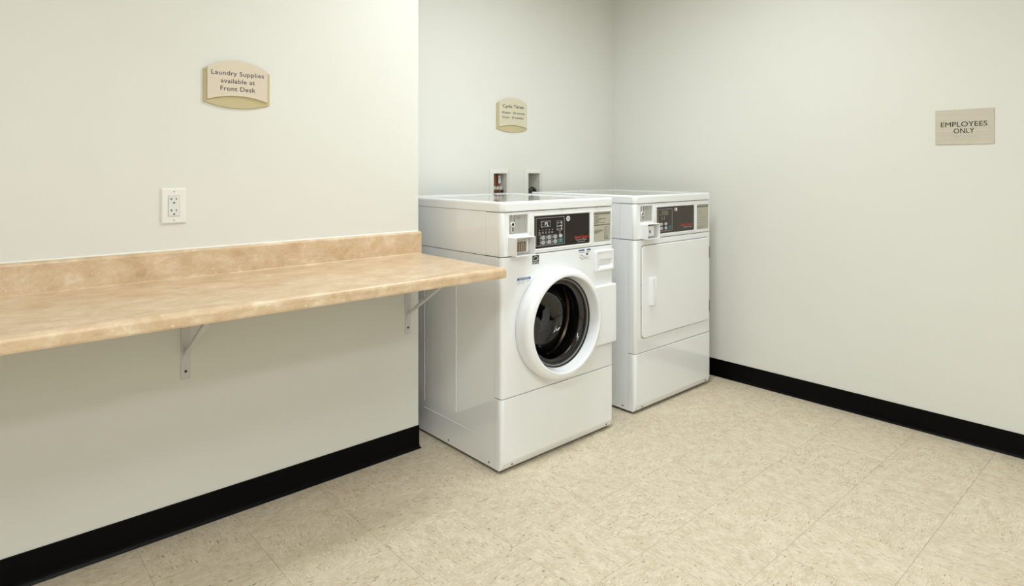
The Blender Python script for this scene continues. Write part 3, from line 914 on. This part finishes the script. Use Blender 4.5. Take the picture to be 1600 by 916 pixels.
    if washer:
        text('OPERATING INSTRUCTIONS', lb, 0.5515, 0.6600, 0.9875, yl, 'black', height=0.0052, bold=0.02)
        text('WASHING INSTRUCTIONS', lb, 0.5515, 0.6600, 0.9370, yl, 'black', height=0.0052, bold=0.02)
        for z, l in ((0.979, 0.030), (0.973, 0.024), (0.9665, 0.080), (0.9605, 0.045), (0.954, 0.028), (0.948, 0.074)): rl.append((0.553, 0.553 + l, z, z + 0.0018))
        for z, l in ((0.9165, 0.050), (0.9115, 0.062), (0.9065, 0.044), (0.9015, 0.022)): rl.append((0.553, 0.553 + l, z, z + 0.0016))
        rl += frame_rects(0.625, 0.6495, 0.889, 0.931, 0.0008) + [(0.636, 0.6368, 0.889, 0.931)]
        rl += [(0.623, 0.6238, 0.868, 0.889), (0.628, 0.645, 0.883, 0.8845), (0.628, 0.650, 0.878, 0.8795), (0.628, 0.654, 0.8735, 0.875)]
        for k in range(5): rl.append((0.628, 0.633, 0.894 + 0.007 * k, 0.8955 + 0.007 * k))
    else:
        text('DRYING INSTRUCTIONS', lb, 0.5515, 0.6600, 0.9840, yl, 'black', height=0.0060, bold=0.02)
        for z, l in ((0.968, 0.026), (0.955, 0.040), (0.942, 0.042), (0.927, 0.090), (0.912, 0.084), (0.897, 0.095), (0.880, 0.098), (0.874, 0.060)): rl.append((0.556, 0.556 + l, z, z + 0.0018))
    obj('label_print', rects(rl, yl), 'black' if washer else 'grey', lb)


XW_, YW_ = 0.1035, -0.4228
XD_, YD_ = 0.977, -0.4031

# ---- washer
wsh = thing('washing_machine', 'white front loading coin washing machine with round glass door, beside the counter', 'washing machine', (XW_, YW_, 0))
cabinet(wsh, True)
control_panel(wsh, True)
DX, DZ, HR = 0.3030, 0.5520, 0.198      # door centre, hole radius
# front panel with round opening
bm = nb()
z0, z1 = Z_KICK + SG, Z_SEAM - SG
e = 0.0025
vs = []
for i, z in ((0.012, z0), (e, z0), (e * 0.3, z0 + e * 0.3), (0.0, z0 + e)):
    vs.append([(x, y, z) for x, y in xsec(i)])
strip(bm, vs)
vs = []
for i, z in ((0.0, z1 - e), (e * 0.3, z1 - e * 0.3), (e, z1), (0.012, z1)):
    vs.append([(x, y, z) for x, y in xsec(i)])
strip(bm, vs)
xs0 = xsec(0)
strip(bm, [[(x, y, z) for x, y in xs0[:10]] for z in (z0 + e, z1 - e)])
strip(bm, [[(x, y, z) for x, y in xs0[10:]] for z in (z0 + e, z1 - e)])
n = 96
xa, xb, za, zb = RC, MW - RC, z0 + e, z1 - e
angs = sorted([2 * PI * k / n for k in range(n)] + [math.atan2(zz - DZ, xx - DX) % (2 * PI) for xx in (xa, xb) for zz in (za, zb)])
inn, outn, lip = [], [], []
for a in angs:
    c_, s_ = math.cos(a), math.sin(a)
    ts = []
    if abs(c_) > 1e-9: ts.append(((xb if c_ > 0 else xa) - DX) / c_)
    if abs(s_) > 1e-9: ts.append(((zb if s_ > 0 else za) - DZ) / s_)
    tt = min(ts)
    inn.append(bm.verts.new((DX + HR * c_, 0, DZ + HR * s_)))
    lip.append(bm.verts.new((DX + HR * c_, 0.02, DZ + HR * s_)))
    outn.append(bm.verts.new((DX + tt * c_, 0, DZ + tt * s_)))
m_ = len(angs)
for k in range(m_):
    j = (k + 1) % m_
    bm.faces.new((inn[k], inn[j], outn[j], outn[k]))
    bm.faces.new((lip[k], lip[j], inn[j], inn[k]))
obj('front_panel', bm, 'enamel', wsh, smooth=42)

# door: moulded ring, bowl glass, seal rings, hinge block
door = thing('door', None, None); door.parent = wsh; door.location = (DX, 0, DZ)
for kk in ('label', 'category', 'group'):
    if kk in door: del door[kk]
ringp = [(0.200, -0.0015), (0.2300, -0.0015), (0.2315, -0.004), (0.2310, -0.034), (0.2295, -0.046), (0.2262, -0.0560), (0.2210, -0.0635), (0.2160, -0.0675), (0.2090, -0.0705), (0.2010, -0.0720), (0.1975, -0.0715), (0.1958, -0.0690), (0.1935, -0.0580), (0.1865, -0.030), (0.1845, -0.012), (0.200, -0.0015)]
obj('door_ring', lathe_y(ringp, 0, 0, 128), 'door_white', door, smooth=50)
for r_, y_, m2 in ((0.1835, -0.0245, 'rubber'), (0.1780, -0.0200, 'grey'), (0.1725, -0.0160, 'rubber')):
    obj('seal_ring', lathe_y([(r_ + 0.003, y_ + 0.004), (r_ + 0.003, y_ - 0.001), (r_, y_ - 0.0025), (r_ - 0.003, y_ - 0.001), (r_ - 0.003, y_ + 0.004)], 0, 0, 96, closed=True), m2, door, smooth=50)
bowl = [(0.1710, -0.0120), (0.1640, -0.0125), (0.1570, -0.0080), (0.1490, 0.004), (0.1420, 0.040), (0.1340, 0.075), (0.1220, 0.094), (0.1050, 0.1030), (0.07, 0.1075), (0.035, 0.109), (0.0005, 0.1095)]
obj('door_glass', lathe_y(bowl, 0, 0, 128), 'glass', door, smooth=60)
# hinge block reaching to the right edge
bm = nb()
hp = []
hx1 = 0.6795 - DX
hz0, hz1 = 0.4040 - DZ, 0.6700 - DZ
rings = []
for i, y in ((0.0, -0.0015), (0.0, -0.015), (0.0015, -0.0200), (0.005, -0.0225)):
    pts = []
    for k in range(13):           # left side follows the ring
        z = hz0 + i + (hz1 - hz0 - 2 * i) * k / 12
        pts.append((math.sqrt(max(0.2255 ** 2 - z * z, 0.0001)), y, z))
    pts += [(hx1 - i - 0.004, y, hz1 - i), (hx1 - i, y, hz1 - i - 0.004), (hx1 - i, y, hz0 + i + 0.004), (hx1 - i - 0.004, y, hz0 + i)]
    rings.append(pts)
loops(bm, rings)
obj('hinge_block', bm, 'door_white', door, smooth=40)

# gasket and drum behind the glass
gk = obj('gasket', lathe_y([(0.197, 0.001), (0.186, 0.012), (0.188, 0.03), (0.176, 0.045), (0.176, 0.075), (0.190, 0.090), (0.205, 0.100)], DX, DZ, 96), 'rubber', wsh, smooth=60)
dr = obj('drum', lathe_y([(0.186, 0.108), (0.192, 0.100), (0.225, 0.112), (0.262, 0.130), (0.262, 0.52), (0.24, 0.545), (0.10, 0.555), (0.0005, 0.55)], DX, DZ, 96), 'steel', wsh, smooth=50)
# inner shell hides the dark carcass around the drum
for k in range(3):
    a = 0.9 + k * 2 * PI / 3
    bm = nb()
    rings = []
    for y, s in ((0.15, 0.5), (0.19, 1), (0.47, 1), (0.51, 0.5)):
        pts = []
        for u, hgt in ((-0.05, 0.0), (-0.022, 0.045 * s), (0, 0.055 * s), (0.022, 0.045 * s), (0.05, 0.0)):
            rad = 0.258 - hgt
            ang = a + u / 0.26
            pts.append((DX + rad * math.cos(ang), y, DZ + rad * math.sin(ang)))
        rings.append(pts)
    loops(bm, rings)
    obj('lifter', bm, 'steel', dr, smooth=50)
bm = nb()
for ring_i in range(14):
    y = 0.17 + ring_i * 0.025
    for k in range(48):
        a = 2 * PI * (k + 0.5 * (ring_i % 2)) / 48
        r_ = 0.2612
        c0 = Vector((DX + r_ * math.cos(a), y, DZ + r_ * math.sin(a)))
        tx = Vector((-math.sin(a), 0, math.cos(a))); ty = Vector((0, 1, 0))
        bm.faces.new([bm.verts.new(c0 + 0.0018 * (math.cos(q * PI / 3) * tx + math.sin(q * PI / 3) * ty)) for q in range(6)])
h_ = obj('drum_holes', bm, 'dark', dr, recalc=False); h_['kind'] = 'stuff'

# detergent drawer front
bm = nb()
dx0, dx1, dz0, dz1 = 0.5465, 0.6745, 0.7325, 0.8270
st = [(0, -0.0004), (0, -0.008), (0.0008, -0.0105), (0.003, -0.0120), (0.010, -0.0120), (0.012, -0.0105)]
rings = [[(x, y, z) for x, z in rrect(dx0 + i, dx1 - i, dz0 + i, dz1 - i, 0.006, 6)] for i, y in st]
rings.append([(x, -0.0098, z) for x, z in rrect(0.5690, 0.6640, 0.7480, 0.7860, 0.012, 6)])
rings.append([(x, -0.0060, z) for x, z in rrect(0.5715, 0.6615, 0.7510, 0.7835, 0.011, 6)])
rings.append([(x, 0.0000, z) for x, z in rrect(0.5750, 0.6590, 0.7580, 0.7820, 0.010, 6)])
loops(bm, rings)
dd_ = obj('detergent_drawer', bm, 'door_white', wsh, smooth=40)

# stickers on the front
s1 = obj('energy_sticker', rects([(0.1660, 0.2030, 0.8040, 0.8395)], -0.0005), 'black', wsh, label='small black and white energy sticker')
bm = nb()
pts = []
nn = 14
for k in range(nn):
    a0 = math.radians(20 + 140 * k / nn); a1 = math.radians(20 + 140 * (k + 1) / nn)
    cx_, cz_ = 0.1845, 0.8180
    q = [(cx_ + r * math.cos(a) * 1.0, -0.0009, cz_ + r * math.sin(a) * 1.05) for a, r in ((a0, 0.0150), (a1, 0.0150), (a1, 0.0168), (a0, 0.0168))]
    bm.faces.new([bm.verts.new(v) for v in q])
star = [(0.1940 + (0.0050 if k % 2 == 0 else 0.0021) * math.sin(k * PI / 5), -0.0009, 0.8215 + (0.0050 if k % 2 == 0 else 0.0021) * math.cos(k * PI / 5)) for k in range(10)]
bm.faces.new([bm.verts.new(v) for v in star])
box(bm, 0.1675, 0.2015, -0.0010, -0.0006, 0.8125, 0.8135)
box(bm, 0.1675, 0.2015, -0.0010, -0.0006, 0.8060, 0.8068)
obj('sticker_mark', bm, 'white', s1, recalc=False)
text('energy', s1, 0.1690, 0.1900, 0.8170, -0.0010, 'white', height=0.0060, bold=0.01)
text('ENERGY STAR', s1, 0.1685, 0.2005, 0.8082, -0.0010, 'white', height=0.0032, bold=0.0)
s2 = obj('notice_sticker', rects([(0.0825, 0.1560, 0.7285, 0.7575)], -0.0005), 'enamel', wsh, label='white notice sticker with blue header')
obj('sticker_header', rects([(0.0830, 0.1555, 0.7475, 0.7570)], -0.0007), 'blue', s2)
text('NOTICE', s2, 0.0930, 0.1450, 0.7492, -0.0010, 'white', height=0.0062, bold=0.01)
obj('sticker_print', rects([(0.0840, 0.1000, 0.7425, 0.7437), (0.104, 0.125, 0.7425, 0.7437), (0.130, 0.153, 0.7425, 0.7437), (0.0840, 0.1030, 0.7380, 0.7390), (0.107, 0.123, 0.7380, 0.7390), (0.13, 0.153, 0.738, 0.739), (0.0840, 0.1000, 0.7335, 0.7345), (0.104, 0.125, 0.7335, 0.7345)], -0.0008), 'grey', s2)
s3 = obj('instruction_sticker', rects([(0.4440, 0.5240, 0.7905, 0.8400)], -0.0005), 'plastic', wsh, label='white sticker with blue header near the detergent drawer')
obj('sticker_header', rects([(0.4445, 0.4830, 0.8325, 0.8395), (0.4980, 0.5235, 0.8325, 0.8395), (0.4500, 0.4850, 0.8260, 0.8280), (0.4960, 0.5200, 0.8260, 0.8280)], -0.0008), 'blue', s3)
obj('sticker_print', rects([(0.4930, 0.5060, 0.8125, 0.8215), (0.457, 0.469, 0.8130, 0.8150), (0.4750, 0.4810, 0.8090, 0.8115), (0.450, 0.518, 0.8055, 0.8063), (0.452, 0.505, 0.8010, 0.8018), (0.458, 0.520, 0.7965, 0.7973)], -0.0008), 'navy', s3)
for x in (0.335, 0.560):
    obj('cover_clip', bbox(x, x + 0.010, -0.0045, 0.004, Z_COV - 0.002, Z_COV + 0.0022, 0.0006, 1), 'screw', wsh)

# ---- dryer
dry = thing('dryer', 'white coin operated dryer with square door, standing right of the washing machine', 'dryer', (XD_, YD_, 0))
cabinet(dry, False)
control_panel(dry, False)
bm = nb(); strip(bm, panel_rows(Z_KICK + SG, Z_SEAM - SG))
obj('front_panel', bm, 'enamel', dry, smooth=42)
dgx0, dgx1, dgz0, dgz1 = 0.0470, 0.6570, 0.3620, 0.8155
obj('door_gap', plate(dgx0 - 0.0022, dgx1 + 0.0022, dgz0 - 0.0026, dgz1 + 0.0022, [(0, -0.0002), (0, -0.0008)], 0.024), 'dark', dry)
ddr = obj('door', plate(dgx0, dgx1, dgz0, dgz1, [(0, -0.0006), (0, -0.0040), (0.0007, -0.0062), (0.0022, -0.0075), (0.006, -0.0080)], 0.022, 8), 'enamel', dry, smooth=42)
bm = nb()
hz0, hz1 = 0.5205, 0.6560
prof = [(0.099, -0.0078), (0.101, -0.024), (0.104, -0.0270), (0.120, -0.0270), (0.123, -0.0255), (0.1270, -0.0120), (0.150, -0.0105), (0.1560, -0.0130), (0.1580, -0.0120), (0.1590, -0.0078)]
loops(bm, [[(x, -0.0078 + (y + 0.0078) * s, z) for x, y in prof] for z, s in ((hz0, 0.75), (hz0 + 0.003, 1), (hz1 - 0.003, 1), (hz1, 0.75))])
obj('door_handle', bm, 'door_white', ddr, smooth=30)
for z in (0.703, 0.406):
    obj('hinge', bbox(0.6545, 0.6615, -0.0105, -0.0010, z, z + 0.062, 0.001, 1), 'screw', ddr, label='dark metal hinge')
for z in (0.62, 0.51):
    obj('catch', box(nb(), 0.0435, 0.0465, -0.0022, -0.0006, z, z + 0.006), 'dark', dry)
